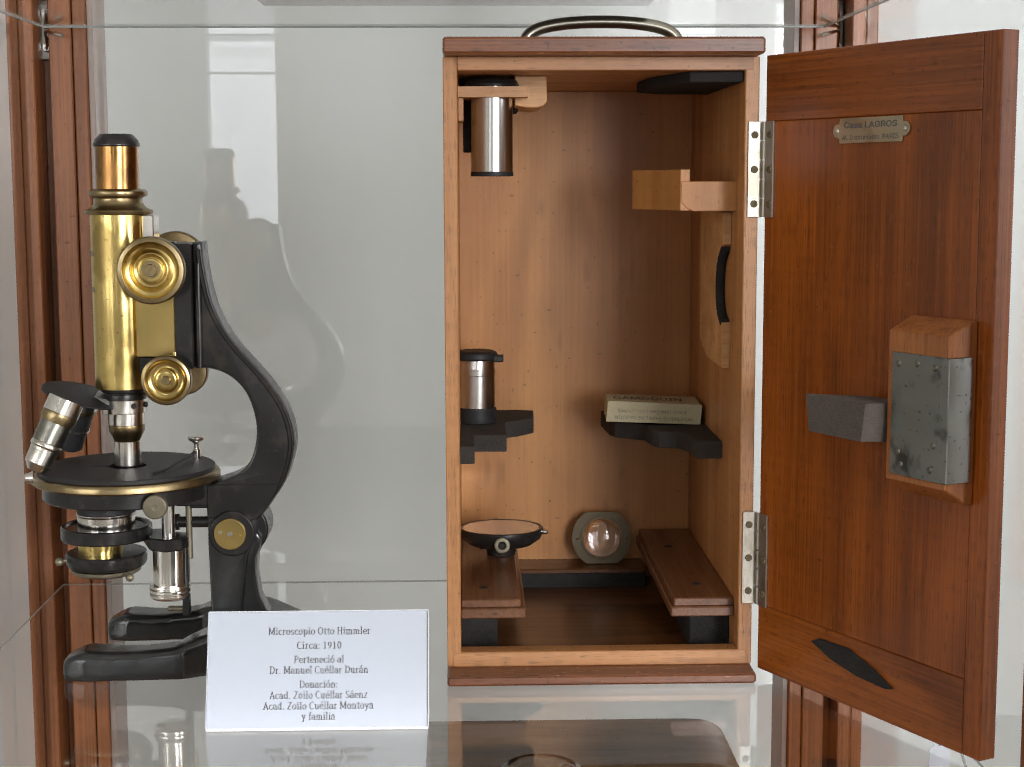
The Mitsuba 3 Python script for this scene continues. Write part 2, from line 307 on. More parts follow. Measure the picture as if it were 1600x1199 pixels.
# ------------------------------------------------------------------ display cabinet: posts, back pane, clips
CAB = 'display_cabinet'
tag(CAB, 'reddish brown wooden display cabinet with corner posts and glass back', 'cabinet')
def post(mirror):
    s = lambda a, b: (a, b) if not mirror else (-176.5 - b, -176.5 - a)
    P = obj('corner_post', cat(*[box(*s(a, b), y0, 283, -330, 700, .8) for a, b, y0 in ((-389.5, -381.2, 239.5), (-380.6, -370.6, 237), (-370.8, -361.4, 264), (-361.2, -345.6, 241), (-344.6, -335.5, 241))]), 'm_post', CAB)
    obj('pane_bead', box(*s(-335.3, -331.2), 244, 283, -330, 700, .4), 'm_bead', P)
    return P
post(False); post(True)
obj('corner_post', cat(box(177.5, 200, -235, -192, -330, 700, 2), box(200.4, 226, -229, -196, -330, 700, 2)), 'm_post', CAB, label='front corner post cut off by the picture edge')
k = numbered(CAB + '__back_pane')
scene[k] = {'type': 'rectangle', 'to_world': T().translate([-.088, .262, .185]).rotate([1, 0, 0], 90).scale([.241, .515, 1]), 'bsdf': {'type': 'ref', 'id': 'm_glass_sheet'}}
for px, lab in ((-.374, 'left'), (.1985, 'right')):
    k = numbered(CAB + '__side_pane')
    scene[k] = {'type': 'rectangle', 'to_world': T().translate([px, .022, .185]).rotate([0, 1, 0], 90).scale([.515, .214, 1]), 'bsdf': {'type': 'ref', 'id': 'm_glass_sheet'}}
obj('base_board', box(-387, 226, -235, 283, -345, -330, 1), 'm_post', CAB)
def clip(x, s):
    """A bent steel clip that grips the corner of the upper shelf."""
    c = obj('shelf_clip', box(x - 5.5, x + 5.5, 262, 263.8, 368, 407, 1), 'm_gun', CAB)
    for z, q in ((389.2, 1), (386.4, -1)):
        path = spline([(x - s * 1.5, 261.5, 387.8 + q * 14), (x - s * .5, 259, 387.8 + q * 7), (x + s * 1, 250, 387.8 + q * 1.6), (x + s * 9, 236, 387.8 + q * 3.0), (x + s * 18, 228, 387.8 + q * 5.6)], 5)
        obj('jaw', tube(path, 1.2, 8), 'm_steel', c)
    for z in (399, 377): obj('screw', slotted_screw((x - s * 1.5, 262, z), (0, -1, 0), 3, 1.8), 'm_steel', c)
clip(-366, 1); clip(188.5, -1)

# ------------------------------------------------------------------ glass shelves
def shelf(z, label):
    key = numbered('glass_shelf')
    x0, x1, y0, y1 = -362, 173.5, -190, 233.4
    scene[key + '__pane'] = {'type': 'rectangle', 'to_world': T().translate([(x0 + x1) / 2e3, (y0 + y1) / 2e3, z / 1e3]).scale([(x1 - x0) / 2e3, (y1 - y0) / 2e3, 1]), 'bsdf': {'type': 'ref', 'id': 'm_glass_sheet'}}
    t = 1.3
    obj('edge', box(x0, x1, y1 - .9, y1, z - t, z - .05, .2), 'm_glass_edge', key); obj('edge', box(x0 - .9, x0, y0, y1, z - t, z - .05, .2), 'm_glass_edge', key)
    obj('edge', box(x1, x1 + .9, y0, y1, z - t, z - .05, .2), 'm_glass_edge', key); obj('edge', box(x0, x1, y0 - .9, y0, z - t, z - .05, .2), 'm_glass_edge', key)
    tag(key, label, 'shelf', 'glass shelves of the cabinet')
shelf(0, 'clear glass shelf under the microscope and the wooden case'); shelf(389, 'clear glass shelf overhead, above the case handle')
obj('grey_plinth', box(-198, 38, 30, 108, 389.4, 420, 1), 'm_grey'); tag('grey_plinth', 'grey plinth on the upper glass shelf, only its bottom edge showing', 'plinth')

# ------------------------------------------------------------------ microscope
MS = 'microscope'
tag(MS, 'antique brass and black lacquered microscope with three objectives and horseshoe foot', 'microscope')
AX, AY = -279., 60.
e = obj('eyepiece', lathe([(0, 277), (12.5, 277), (12.5, 304), (0, 304)], (AX, AY, 0)), 'm_copper', MS)
obj('eye_cap', lathe([(0, 303.6), (12.9, 303.6), (13.5, 304.2), (13.4, 305.4), (12.4, 307.6), (9.6, 310.6), (8.6, 311), (6.5, 310.4), (4.5, 308.5), (0, 308.2)], (AX, AY, 0), ch=.15), 'm_lacquer', e)
obj('draw_tube_collar', lathe([(12.6, 279.2), (15.6, 278.8), (16.9, 277.8), (17.2, 276.6), (16.8, 275.2), (14.6, 274.4), (13.8, 273.6), (13.9, 271.6), (14.9, 269.6), (17, 267.8), (19.4, 266.9), (20, 266), (19.6, 264.7), (16.6, 264.2), (12.6, 264.2)], (AX, AY, 0), ch=0, closed=True), 'm_brass_dull', MS)
bt = obj('body_tube', lathe([(0, 162), (16.6, 162), (16.6, 264.4), (0, 264.4)], (AX, AY, 0), n=96), 'm_brass', MS)
def wrapped(text, z, end_deg, cap, width):
    m = sans_text(text, width, cap, .05, True); m = m.subdivide(); v = m.vertices.copy()
    a = math.radians(end_deg) + (v[:, 0] - width / 2) / 16.6
    m.vertices = np.c_[AX + (16.6 + v[:, 2]) * np.sin(a), AY - (16.6 + v[:, 2]) * np.cos(a), z + v[:, 1]]
    return m
for i, (t, z, w) in enumerate((('OTTO HIMMLER', 240.5, 26), ('BERLIN', 219.5, 12))):
    obj('engraving', wrapped(t, z, (-50, -52)[i], 2.6, w), 'm_ink', bt, smooth=False)
obj('slide_rail', box(-264, -257.2, 51, 69, 168, 264, .6), 'm_nickel', MS)
obj('pinion_housing', box(-268, -245.4, 44.5, 75, 181.5, 247, .5), 'm_plate', MS)
obj('housing_base', box(-267, -245.6, 46.5, 74, 171.5, 181.3, .5), 'm_lacquer', MS)
obj('slide_block', cat(box(-245.3, -234.8, 44, 76, 174.5, 247.6, .7), box(-252, -245.4, 52, 68, 240, 248.4, .6)), 'm_lacquer', MS)
outer = spline([(-229.2, 248.3), (-228.7, 240), (-227.1, 228.7), (-224.5, 215.5), (-220.3, 204.2), (-214.1, 192.8), (-205.7, 182.1), (-196.5, 171.7), (-189.2, 162.1), (-182.9, 151.7), (-179, 140.9), (-177.6, 131.3), (-178.2, 123.5), (-180.6, 113.9), (-184.6, 104.2), (-189.8, 96.5), (-195.3, 88.7), (-200.3, 83.7)], 4)
inner = spline([(-223.8, 106.6), (-215.4, 109.3), (-208.5, 113.1), (-203.5, 119.6), (-200.6, 128.4), (-199.7, 138), (-201, 147.6), (-204.5, 157.9), (-210.3, 165.9), (-218.4, 171.7), (-227.8, 174.4)], 5)
arm_poly = [(-234.6, 248.3)] + list(outer) + [(-229.3, 83.7), (-229.3, 104.6)] + list(inner) + [(-234.6, 174.4)]
arm = obj('arm', prism(arm_poly, 47.5, 72.5, 'xz', 2.4, 2), 'm_lacquer', MS, smooth=28)
# raised band along the back of the arm, and the ribs of the limb
inset = outer[3:60] + np.array([[-4.6, 0]])
obj('edge_rib', prism(list(outer[2:62] + np.array([[-.9, 0]])) + list((outer[2:62] + np.array([[-3.6, -.6]]))[::-1]), 46.2, 73.8, 'xz', .7, 1), 'm_lacquer', arm)
obj('limb_rib', tube([(-231.8, 48.2, z) for z in np.linspace(175, 236, 12)], 2.3, 12), 'm_lacquer', arm)
obj('arm_block', prism([(-229.6, 105.4), (-186.2, 105.2), (-190.6, 96.5), (-196, 89), (-200.6, 84), (-229.6, 84)], 45, 75, 'xz', .8), 'm_lacquer', MS)
def knob(key, x, z, y, s, R, pr, label=None):
    """A milled knob on the axis y; s = -1 faces the camera."""
    k = obj(key, lathe([(0, 0), (R * .7, 0), (R * .95, .5), (R, 1.6), (R, 6.6), (R * .97, 7.6), (R * .84, 8), (R * .82, 7.2), (R * .80, 4), (0, 4)], (x, y, z), (0, s, 0), 72, .2), 'm_brass_dull', MS)
    obj('dish', lathe([(R * .825, 7.5)] + [(R * r, h) for r, h in pr] + [(0, pr[-1][1])], (x, y, z), (0, s, 0), 72, 0), 'm_brass', k)
    obj('screw', slotted_screw((x, y + s * (pr[-1][1] - .3), z), (0, s, 0), R * .2, 1.9, 62), 'm_brass_dull', k)
    return k
CO = [(.80, 5.9), (.74, 4.8), (.66, 4.4), (.58, 5.0), (.53, 6.3), (.49, 6.6), (.45, 6.2), (.39, 5.4), (.36, 5.5), (.345, 6.6), (.33, 6.8), (.24, 6.8)]
FI = [(.80, 6.6), (.7, 5.2), (.58, 4.6), (.48, 5.0), (.43, 6.2), (.39, 6.6), (.30, 6.8)]
obj('pinion_shaft', lathe([(0, 20), (5.2, 20), (5.2, 100), (0, 100)], (-253.6, 0, 234), (0, 1, 0)), 'm_brass_dull', MS)
knob('coarse_knob', -253.7, 233.4, 27, -1, 19.2, CO); knob('coarse_knob', -253.7, 233.8, 98, 1, 19.4, CO)
obj('fine_shaft', lathe([(0, 32), (4.4, 32), (4.4, 88), (0, 88)], (-248.6, 0, 169.3), (0, 1, 0)), 'm_brass_dull', MS)
knob('fine_knob', -248.9, 169.4, 38, -1, 14.5, FI); knob('fine_knob', -247.6, 168.6, 82, 1, 14.5, FI)
obj('locking_screw', lathe([(0, 0), (1.2, 0), (1.2, 3), (0, 3.6)], (-245.8, 45, 181.5)), 'm_brass', MS)
# nosepiece
np_ = obj('nosepiece', lathe([(0, 147.2), (12.9, 147.2), (13, 155.4), (0, 155.4)], (AX - .3, AY, 0)), 'm_nickel', MS)
obj('mount_collar', lathe([(0, 155.2), (13.1, 155.2), (13.1, 158.6), (12.4, 159), (12.4, 159.6), (13.2, 160), (13.2, 161.8), (0, 161.8)], (AX - .2, AY, 0)), 'm_lacquer', np_)
obj('yoke', hull([(x, y, z) for x, y, z in ((-281, 48, 148.6), (-281, 72, 148.6), (-281, 48, 155), (-281, 72, 155), (-297, 50, 153.6), (-297, 70, 153.6), (-296, 52, 157.4), (-296, 68, 159.4))]), 'm_zinc', np_, smooth=20)
for a in (35, 80): obj('screw', slotted_screw((AX + 13 * math.sin(math.radians(a)), AY - 13 * math.cos(math.radians(a)), 152), (math.sin(math.radians(a)), -math.cos(math.radians(a)), 0), 1.7, 1), 'm_lacquer', np_)
TH = math.radians(15.6); NV = np.array([.268, -.085, .96]); NC = np.array([-303.4, 60, 157.6])
obj('dust_disc', lathe([(0, 0), (23.8, 0), (24.6, .4), (24.6, 1), (23.6, 1.6), (14, 3.4), (0, 4.2)], NC - NV * 1.0, NV, 72, .1), 'm_matt_black', np_)
def objective(pos, d, prof, label, n0=None):
    k = numbered(MS + '__objective')
    for nm, mat, p in prof: obj(nm, lathe(p, pos, d, 56, .2), mat, k)
    tag(k, label)
long_ = [('mount_ring', 'm_nickel', [(0, -1), (10.4, -1), (10.5, 8), (0, 8)]), ('band', 'm_brass_dull', [(0, 8), (10.3, 8), (10.5, 10.5), (9.4, 14), (0, 14)]),
         ('barrel', 'm_gun', [(0, 13), (9.2, 13.4), (9.0, 26.5), (0, 26.5)]), ('front_ring', 'm_nickel', [(0, 26), (8.6, 26), (9.3, 27.4), (9.3, 29), (8.4, 29.8), (8.4, 32), (0, 32)]),
         ('nose', 'm_nickel', [(0, 31.5), (8.2, 31.5), (8.1, 39.4), (7.2, 40.6), (4.6, 44), (0, 44)])]
short = [('mount_ring', 'm_nickel', [(0, -1), (10.4, -1), (10.4, 7), (0, 7)]), ('band', 'm_brass_dull', [(0, 7), (10.2, 7), (10.2, 10), (0, 10)]), ('barrel', 'm_matt_black', [(0, 9.6), (8.8, 9.8), (8.8, 22), (0, 22)]),
         ('front_ring', 'm_nickel', [(0, 21.6), (9.2, 21.6), (9.2, 23), (0, 23)]), ('nose', 'm_matt_black', [(0, 22.6), (8.2, 22.6), (8.2, 35), (6, 37), (0, 37)])]
main = [('mount_ring', 'm_nickel', [(0, 0), (10.6, 0), (10.7, 7), (0, 7)]), ('band', 'm_brass_dull', [(0, 7), (10.4, 7), (10.6, 8), (10.4, 11), (8.6, 14.4), (7.4, 17.2), (0, 17.2)]), ('nose', 'm_nickel', [(0, 17), (8, 17), (8, 31.6), (7.5, 32.2), (0, 32.2)])]
objective((-278.2, 60, 147), (0, 0, -1), main, 'nickel objective in use, pointing straight down at the stage')
objective((-308.6, 39.4, 156.6), (-.39, -.2, -.90), long_, 'long nickel objective tilted outward at the front')
objective((-307.6, 80, 155), (-.34, .234, -.91), short, 'short dark objective tilted outward behind the long one')
# stage
SX, SY = -278.5, 58.5
hole = m3.Manifold.cylinder(20, 11.5, 11.5, 48, True) + m3.Manifold.cube((17, 5, 20), True).translate((-12, 0, 0))
disc = manifold(lathe([(0, 111.5), (51.8, 111.5), (51.8, 114.6), (51.3, 115), (0, 115)], (0, 0, 0), n=120, ch=0)) - hole.translate((0, 0, 114))
st = obj('stage', trimesh.Trimesh(solid(disc).vertices + [SX, SY, 0], solid(disc).faces), 'm_matt_black', MS)
rimm = lathe([(48, 107), (54.4, 107), (55, 107.8), (54.9, 110.4), (54, 111.9), (52.2, 112.6), (48, 112.6)], (SX, SY, 0), n=120, ch=0, closed=True)
obj('rim', rimm, 'm_brass_dull', st)
under = manifold(lathe([(0, 97.2), (48.6, 97.2), (49.4, 98), (49.4, 107.4), (0, 107.4)], (0, 0, 0), n=110, ch=0)) - m3.Manifold.cylinder(40, 10, 10, 48, True).translate((0, 0, 100))
obj('stage_body', trimesh.Trimesh(solid(under).vertices + [SX, SY, 0], solid(under).faces), 'm_lacquer', st)
obj('bracket', cat(box(-248, -228, 45.5, 74.5, 92.6, 108, .6), box(-240, -226, 47, 73, 91, 97, .5)), 'm_lacquer', st)
cl = obj('slide_clip', tube(spline([(-242, 84, 118.6), (-244, 72, 118.2), (-248, 50, 117.6), (-252, 34, 116.2), (-257, 27, 115.8)], 6), [1.0] * 10 + [.8] * 10 + [.6] * 5, 8), 'm_matt_black', st)
obj('post', lathe([(0, 115), (2.4, 115), (2.4, 120), (1.6, 121), (1.5, 123.6), (2.3, 124.4), (4.9, 126), (5.1, 127.4), (4.4, 128.2), (0, 128.4)], (-241.5, 86, 0), ch=.15), 'm_nickel', cl)
obj('index_stud', lathe([(0, 0), (4.2, 0), (3.2, 2.4), (2.6, 5), (0, 5)], (SX - 52.5, 46, 110.2), (-1, -.25, 0), ch=.2), 'm_nickel', st)
# substage
CX, CY = -290.2, 51.
co = obj('condenser', lathe([(0, 76), (16.9, 76), (16.9, 87.2), (17.4, 87.8), (17.4, 88.9), (0, 88.9)], (CX, CY, 0), n=72), 'm_nickel', MS)
obj('top_lens_cell', lathe([(0, 88.6), (16.8, 88.6), (16.9, 91.6), (15.6, 94), (13, 95), (0, 95)], (CX, CY, 0)), 'm_matt_black', co)
obj('holder_ring', lathe([(0, 73), (26, 73), (26.6, 73.8), (26.6, 80.4), (25.8, 81.2), (23.6, 81.2), (23, 80), (0, 80)], (CX, CY, 0), n=80, ch=.1), 'm_lacquer', co)
obj('lower_cell', lathe([(0, 64), (13, 64), (13, 73.4), (0, 73.4)], (CX - 4, CY, 0)), 'm_brass', co)
ir = obj('iris_diaphragm', lathe([(0, 55), (19, 55), (22.6, 56.8), (23.6, 58.8), (23.8, 63.6), (23, 64.8), (0, 64.8)], (CX - .5, CY, 0), n=72), 'm_lacquer', co)
obj('lower_ring', lathe([(0, 51.6), (17.4, 51.6), (20.4, 53.2), (20.8, 55.2), (0, 55.2)], (CX - 1, CY, 0)), 'm_ring_metal', ir)
for a, z in ((205, 61.5), (-52, 54.2)):
    d = np.array([math.cos(math.radians(a)), math.sin(math.radians(a)), 0])
    p0, p1 = np.array([CX, CY, z]) + d * 22, np.array([CX, CY, z - .3]) + d * 28.4
    b = trimesh.creation.icosphere(3, 2.5); b.apply_translation(p1)
    obj('ball_lever', cat(tube([p0, (p0 + p1) / 2, p1], 1.0, 8), b), 'm_ring_metal', ir)
obj('carrier_arm', prism([(-271, 60), (-262, 34), (-252, 28.5), (-243, 33), (-240.4, 41), (-243, 50), (-252, 54), (-260, 62)], 68.4, 76, 'xy', .8), 'm_lacquer', MS)
rk = obj('rack_barrel', lathe([(0, 46.6), (9.5, 46.6), (9.5, 69), (0, 69)], (-251.6, 40, 0)), 'm_nickel', MS)
obj('milled_foot', lathe([(0, 37.8), (7, 37.8), (10.4, 39), (11.8, 40.2), (11.9, 41.6), (11, 42.2), (12, 43), (12, 44.6), (11.2, 45.2), (11.8, 46), (11.4, 47.2), (0, 47.2)], (-251.6, 40, 0), ch=.1), 'm_nickel', rk)
obj('rack_post', lathe([(0, 74), (3.9, 74), (3.9, 97), (0, 97)], (-251.9, 42, 0)), 'm_steel', MS)
obj('substage_knob', lathe([(0, 0), (6.4, 0), (6.9, .5), (6.9, 4.6), (6.2, 5.2), (1.6, 5.3), (1.4, 5), (0, 5)], (-253, 12, 99.6), (0, -1, 0), ch=.1), 'm_ring_metal', MS)
obj('substage_knob_stem', lathe([(0, 0), (2, 0), (2, 30), (0, 30)], (-253, 12, 99.6), (0, 1, 0)), 'm_lacquer', MS)
obj('guide_rod', lathe([(0, 60), (1.9, 60), (1.9, 96), (0, 96)], (-241.2, 50, 0)), 'm_ring_metal', MS)
mb = obj('mirror_bar', box(-246, -241.8, 47.5, 53, 25.5, 66, .5), 'm_lacquer', MS)
obj('peg', lathe([(0, 0), (1.7, 0), (1.7, 9), (0, 9)], (-246, 50, 29.4), (-1, 0, 0)), 'm_ring_metal', mb)
obj('cross_rod', cat(lathe([(0, 0), (3.3, 0), (3.3, 20), (0, 20)], (-247, 52, 81.8), (1, 0, 0)), lathe([(0, 0), (4.4, 0), (4.8, .8), (4.8, 3.4), (0, 3.8)], (-250.4, 52, 81.8), (1, 0, 0))), 'm_lacquer', MS)
# pivot, pillar, foot
pv = obj('pivot', lathe([(0, 41), (12.8, 41), (13.6, 41.8), (13.6, 78), (12.8, 79), (0, 79)], (-214.6, 0, 76.6), (0, 1, 0)), 'm_lacquer', MS)
cover = obj('cover_disc', lathe([(0, 0), (9.5, 0), (9.5, 1.2), (9.1, 1.6), (0, 1.7)], (-215.6, 41, 76.6), (0, -1, 0), ch=.1), 'm_plate', pv)
for dx, dz, r, mt in ((0, .3, 1.7, 'm_steel'), (-5.6, 1.4, 1.25, 'm_steel'), (5.5, -1.2, 1.3, 'm_brass')): obj('screw', slotted_screw((-215.6 + dx, 39.5, 76.6 + dz), (0, -1, 0), r, .8, 20), mt, cover)
obj('lower_boss', lathe([(0, 56), (15.4, 56), (16.4, 57), (16.4, 84), (15.4, 85), (0, 85)], (-211.5, 0, 76), (0, 1, 0)), 'm_lacquer', MS)
pl = obj('pillar', prism([(-229.2, 86), (-229.3, 70), (-228.8, 50), (-228.4, 28), (-228.4, 14), (-209, 14), (-210.6, 28), (-208.5, 45), (-206.6, 62), (-205, 66), (-203, 70), (-203, 84)], 44, 76, 'xz', 1.6, 2), 'm_cast', MS)
obj('web', prism([(-222, 84), (-222, 12), (-186, 12), (-195, 24), (-200.5, 36), (-202.4, 50), (-201.6, 60), (-199, 66), (-198.5, 72), (-204, 80)], 50, 70, 'xz', 3, 2), 'm_cast', pl)
def rbox(x, y0, y1, z1, r, z0=0):
    return [(x, y, z) for y in (y0 + r, y1 - r) for z in (z0 + min(r, 2.2), z1 - r)], r
def chain(stations):
    out = None
    balls = []
    for pts, r in stations: balls.append(m3.Manifold.batch_hull([m3.Manifold.sphere(r, 14).translate(p) for p in pts]))
    for a, b in zip(balls, balls[1:]):
        h = m3.Manifold.batch_hull([a, b]); out = h if out is None else out + h
    return out
def toe(y0, y1, tip):                                     # a long low toe with a rounded nose
    return chain([rbox(tip + 5, y0 + 2.5, y1 - 2.5, 13.5, 5), rbox(tip + 13, y0, y1, 17.0, 5.5), rbox(tip + 30, y0 + 1, y1 - 1, 16, 5.5), rbox(-262, y0 + 2, y1 - 2, 16.2, 5.5), rbox(-240, y0 + 3, y1 - 1, 18.4, 5.5)])
foot = toe(-.5, 26, -307.6) + toe(82.5, 109, -300) + chain([rbox(-240, 2.5, 25, 19.4, 5), rbox(-222, 12, 44, 24.5, 5), rbox(-200, 26, 92, 26, 5)]) + chain([rbox(-240, 85.5, 108, 19.4, 5), rbox(-222, 76, 108, 24.5, 5), rbox(-200, 28, 94, 26, 5), rbox(-180, 36, 84, 20, 5)])
fm = solid(foot.refine_to_length(3.0)); fm.merge_vertices()
trimesh.smoothing.filter_taubin(fm, .5, .53, 14)
fm.vertices[:, 2] = np.maximum(fm.vertices[:, 2], .25)
obj('horseshoe_foot', fm, 'm_cast', MS, smooth=True)

# ------------------------------------------------------------------ wooden case
CS = 'wooden_case'
tag(CS, 'open mahogany microscope case with hinged door and metal carrying handle', 'case')
TZ = 343.3
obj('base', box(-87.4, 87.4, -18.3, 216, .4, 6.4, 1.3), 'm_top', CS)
obj('top_board', box(-87.2, 87.2, -18.3, 216, 350.9, 360, 1.3), 'm_top', CS)
obj('left_side', box(-87.4, -79.5, 0, 215, 6.5, 350.8, .5), 'm_stile', CS)
obj('right_side', box(79.5, 87.4, 0, 215, 6.5, 350.8, .5), 'm_stile', CS)
obj('top_rail', box(-79.4, 84.2, -.15, 214, TZ, 350.8, .4), 'm_rail', CS)
obj('bottom_rail', box(-84.2, 84.2, -.3, 12, 6.5, 15.1, .5), 'm_rail', CS)
obj('back_panel', box(-79.5, 79.5, 209, 214.5, 6.6, TZ - .1, .3), 'm_inside', CS)
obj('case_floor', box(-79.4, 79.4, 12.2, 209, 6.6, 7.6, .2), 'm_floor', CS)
sl = obj('foot_rest', cat(box(-79.4, -41.8, 12, 206, 31.4, 37.2, .7), box(-79.3, -44.6, 15, 205.8, 37, 41.8, .6)), 'm_rest', CS)
sr = obj('foot_rest', cat(box(42.4, 79.4, 12, 206, 31.4, 37.2, .7), box(44.4, 79.3, 14.4, 205.8, 37, 41.8, .6)), 'm_rest', CS)
for p, s in (((-66, 44), sl), ((-65, 150), sl), ((62, 48), sr), ((58, 150), sr)): obj('screw_plug', lathe([(0, 0), (2.6, 0), (2.6, .3), (0, .35)], (*p, 41.8), ch=0), 'm_felt', s)
obj('rest_support', box(-79.3, -58, 32, 90, 7.7, 31.3, .5), 'm_felt', CS); obj('rest_support', box(56, 79.4, 30, 90, 7.7, 31.3, .5), 'm_felt', CS)
obj('back_ledge', box(-41, 46, 178, 208.9, 7.7, 20.4, .8), 'm_floor', CS)
obj('ledge_front', box(-41, 46, 176.6, 177.9, 7.7, 17.5, .3), 'm_felt', CS)
# step brackets on the walls, a fork at the upper left, a notched block, a notched board
obj('step_bracket', prism([(-79.4, 208), (-79.4, 52), (-70.8, 52), (-70.6, 96), (-50.6, 95.5), (-50.0, 150), (-42, 156), (-35, 165), (-30.5, 172), (-29.5, 205), (-40, 208)], 115.4, 126, 'xy', .4), 'm_step_felt', CS, smooth=20)
obj('step_bracket', prism([(79.4, 208), (79.4, 64), (64.4, 64.5), (62, 90), (57, 104), (46, 106), (42.5, 112), (40, 135), (22, 150), (19, 160), (17, 200), (30, 208)], 115.4, 126, 'xy', .4), 'm_step_felt', CS, smooth=20)
fork = m3.CrossSection([[(-79.2, 30), (-39.4, 30), (-39.4, 62), (-46.5, 74), (-79.2, 74)]]) - m3.CrossSection.circle(12.4, 48).translate((-59.8, 44.5))
fk = solid(m3.Manifold.extrude(fork, 6.1)); fk.apply_translation([0, 0, 330.4])
obj('eyepiece_holder', fk, 'm_pale_wood', CS, smooth=20)
obj('holder_block', prism([(-46.4, 343.1), (-28, 343.1), (-27.8, 328.6), (-29.8, 326.2), (-34, 325), (-40, 325.2), (-46.4, 326.4)], 45, 108, 'xz', .5), 'm_pale_wood', CS, smooth=20)
obj('holder_lining', cat(box(-78.5, -43.5, 78, 108, 324, 343.1, .5), box(-76.5, -68, 66, 78, 300, 330, .5)), 'm_felt', CS)
obj('holder_foot', box(-79.3, -76.2, 33, 66, 317, 330.2, .4), 'm_stile', CS)
nb = hull([(x, y, z) for z in (266, 289.2) for x, y in ((47.8, 28), (53, 28), (53, 64), (30, 92), (26, 84))])
obj('notched_block', cat(nb, prism([(48, 282.6), (81, 282.6), (81.6, 282), (81.6, 266.4), (80.8, 265.5), (55, 265.5), (51, 267.5), (48, 271)], 27.4, 66, 'xz', .4)), 'm_inside', CS, smooth=15)
bp = [(40, 264.5), (40, 246), (48, 243.5), (58, 236), (64, 224), (63, 212), (56, 203), (48, 199.5), (40, 200.5), (40, 173.6), (100, 173.8), (130, 182), (132, 264.5)]
obj('notched_board', prism(bp, 74.6, 79.4, 'yz', .3), 'm_pale_wood', CS, smooth=15)
obj('notch_lining', tube(spline([(77, 44, 244.2), (77, 57.5, 236.4), (77, 63.6, 224), (77, 62.4, 211.6), (77, 54, 202.6), (77, 44, 199.4)], 8), 2.9, 10), 'm_felt', CS)
obj('ceiling_pad', prism([(79, 4), (50, 8), (34, 60), (31, 112), (44, 132), (79, 138)], 337.2, 343.2, 'xy', .6), 'm_felt', CS, smooth=15)
hd = obj('carrying_handle', tube(spline([(-38.4, 100, 361), (-38.6, 100, 366), (-36.4, 100, 371), (-29, 100, 375.2), (-12, 100, 378.2), (8, 100, 379), (28, 100, 378.2), (45, 100, 375.2), (52.4, 100, 371), (54.6, 100, 366), (54.4, 100, 361)], 6), 3.8, 18), 'm_handle', CS)
for a, b in ((-43, -22), (33.5, 59)): obj('mounting_plate', box(a, b, 90, 110, 360, 362, .7), 'm_handle', hd)
# door in its own frame: u along the door, v outward, z up
DX = np.eye(4); DX[:3, 0] = (*DE, 0); DX[:3, 1] = (*DN, 0); DX[:3, 3] = (DH[0] * 1e3, DH[1] * 1e3, 0)
dk = CS + '__door'
tag(dk, 'dark reddish brown door swung open to the right')
def door(name, mesh, mat, smooth=35, parent=dk, label=None): return obj(name, mesh, mat, parent, smooth, DX, label)
door('panel', box(.2, 163.4, 0, 10.1, 43.2, 314.9, .35), 'm_door_v'); door('stile', box(163.6, 175.6, 0, 10.1, 5.5, 350.9, .5), 'm_door_v')
door('top_board', box(.2, 163.4, -.1, 10.1, 315.1, 350.9, .4), 'm_door_h'); door('bottom_board', box(.2, 163.4, -.1, 10.1, 5.5, 43, .4), 'm_door_h')
npoly = [(64, 301.6), (111, 301.6), (111.4, 304.4)] + [(111.6 + 5 * math.cos(t), 308 + 3.9 * math.sin(t)) for t in np.linspace(-1.2, 1.2, 9)] + [(111.4, 311.6), (111, 314.4), (64, 314.4), (63.6, 311.6)] + [(63.6 - 5 * math.cos(t), 308 - 3.9 * math.sin(t)) for t in np.linspace(-1.2, 1.2, 9)] + [(63.6, 304.4)]
pk = door('name_plate', prism(npoly, -1.1, -.1, 'xz', .2), 'm_plate_nickel', 15, dk, 'small nickel name plate with engraved lettering')
DXT = DX @ place((0, -1.12, 0), (1, 0, 0), (0, 0, 1))
for t, z, w, c, b in (('Casa LAGROS', 309.4, 40, 2.9, True), ('M. Instruments. PARIS', 303.4, 42, 2.4, False)):
    obj('engraving', sans_text(t, w, c, .08, b), 'm_ink', pk, False, DXT @ place((87.5, z, 0), (1, 0, 0), (0, 1, 0)))
for u in (62, 113.4): door('pin', lathe([(0, -1.1), (1.4, -1.1), (1.2, -1.7), (0, -2)], (u, 0, 308), (0, 1, 0), ch=.1), 'm_nickel', 35, pk)
kb = door('holding_block', prism([(-.1, 217), (-.1, 129), (-4, 129), (-18, 137.6), (-18, 210.2), (-4, 217)], 124, 166, 'yz', .8), 'm_pale_dark', 20)
zp = prism([(128.6, -18.1), (164, -18.1), (165.6, -17.6), (166.8, -16.2), (167, -13), (167, -3), (166.2, -3), (166, -13), (165.4, -16), (164, -17), (128.6, -17)], 140, 201, 'xy', .1)
door('zinc_plate', cat(box(128.4, 163, -19, -18.1, 140.6, 200.4, .2), box(162.4, 167.4, -19, -17.6, 140.6, 200.4, .5), box(166.4, 167.4, -18.4, -4, 140.6, 200.4, .3)), 'm_zinc', 35, kb)
for u, z in ((133, 195), (158, 195), (146, 196), (134, 152), (136, 146), (156, 146), (158, 158)): door('nail', lathe([(0, -19), (1.7, -19), (1.2, -19.5), (0, -19.6)], (u, 0, z), (0, 1, 0), ch=0, n=16), 'm_gun', 35, kb)
door('peg_block', hull([(u, v, z) for u, z in ((76.6, 174.6), (122.4, 174.6), (119.6, 155.6), (79.8, 155.6)) for v in (-30,)] + [(u, v, z) for u in (92, 122) for v in (-.2,) for z in (153.5, 173)]), 'm_grey_felt', 15)
door('felt_pad', prism([(50, 33.8), (56, 36.6), (80, 37.2), (100, 31.5), (114.6, 24.8), (110, 23.6), (88, 24.4), (68, 27.6)], -2.4, -.12, 'xz', .5), 'm_felt', 15)
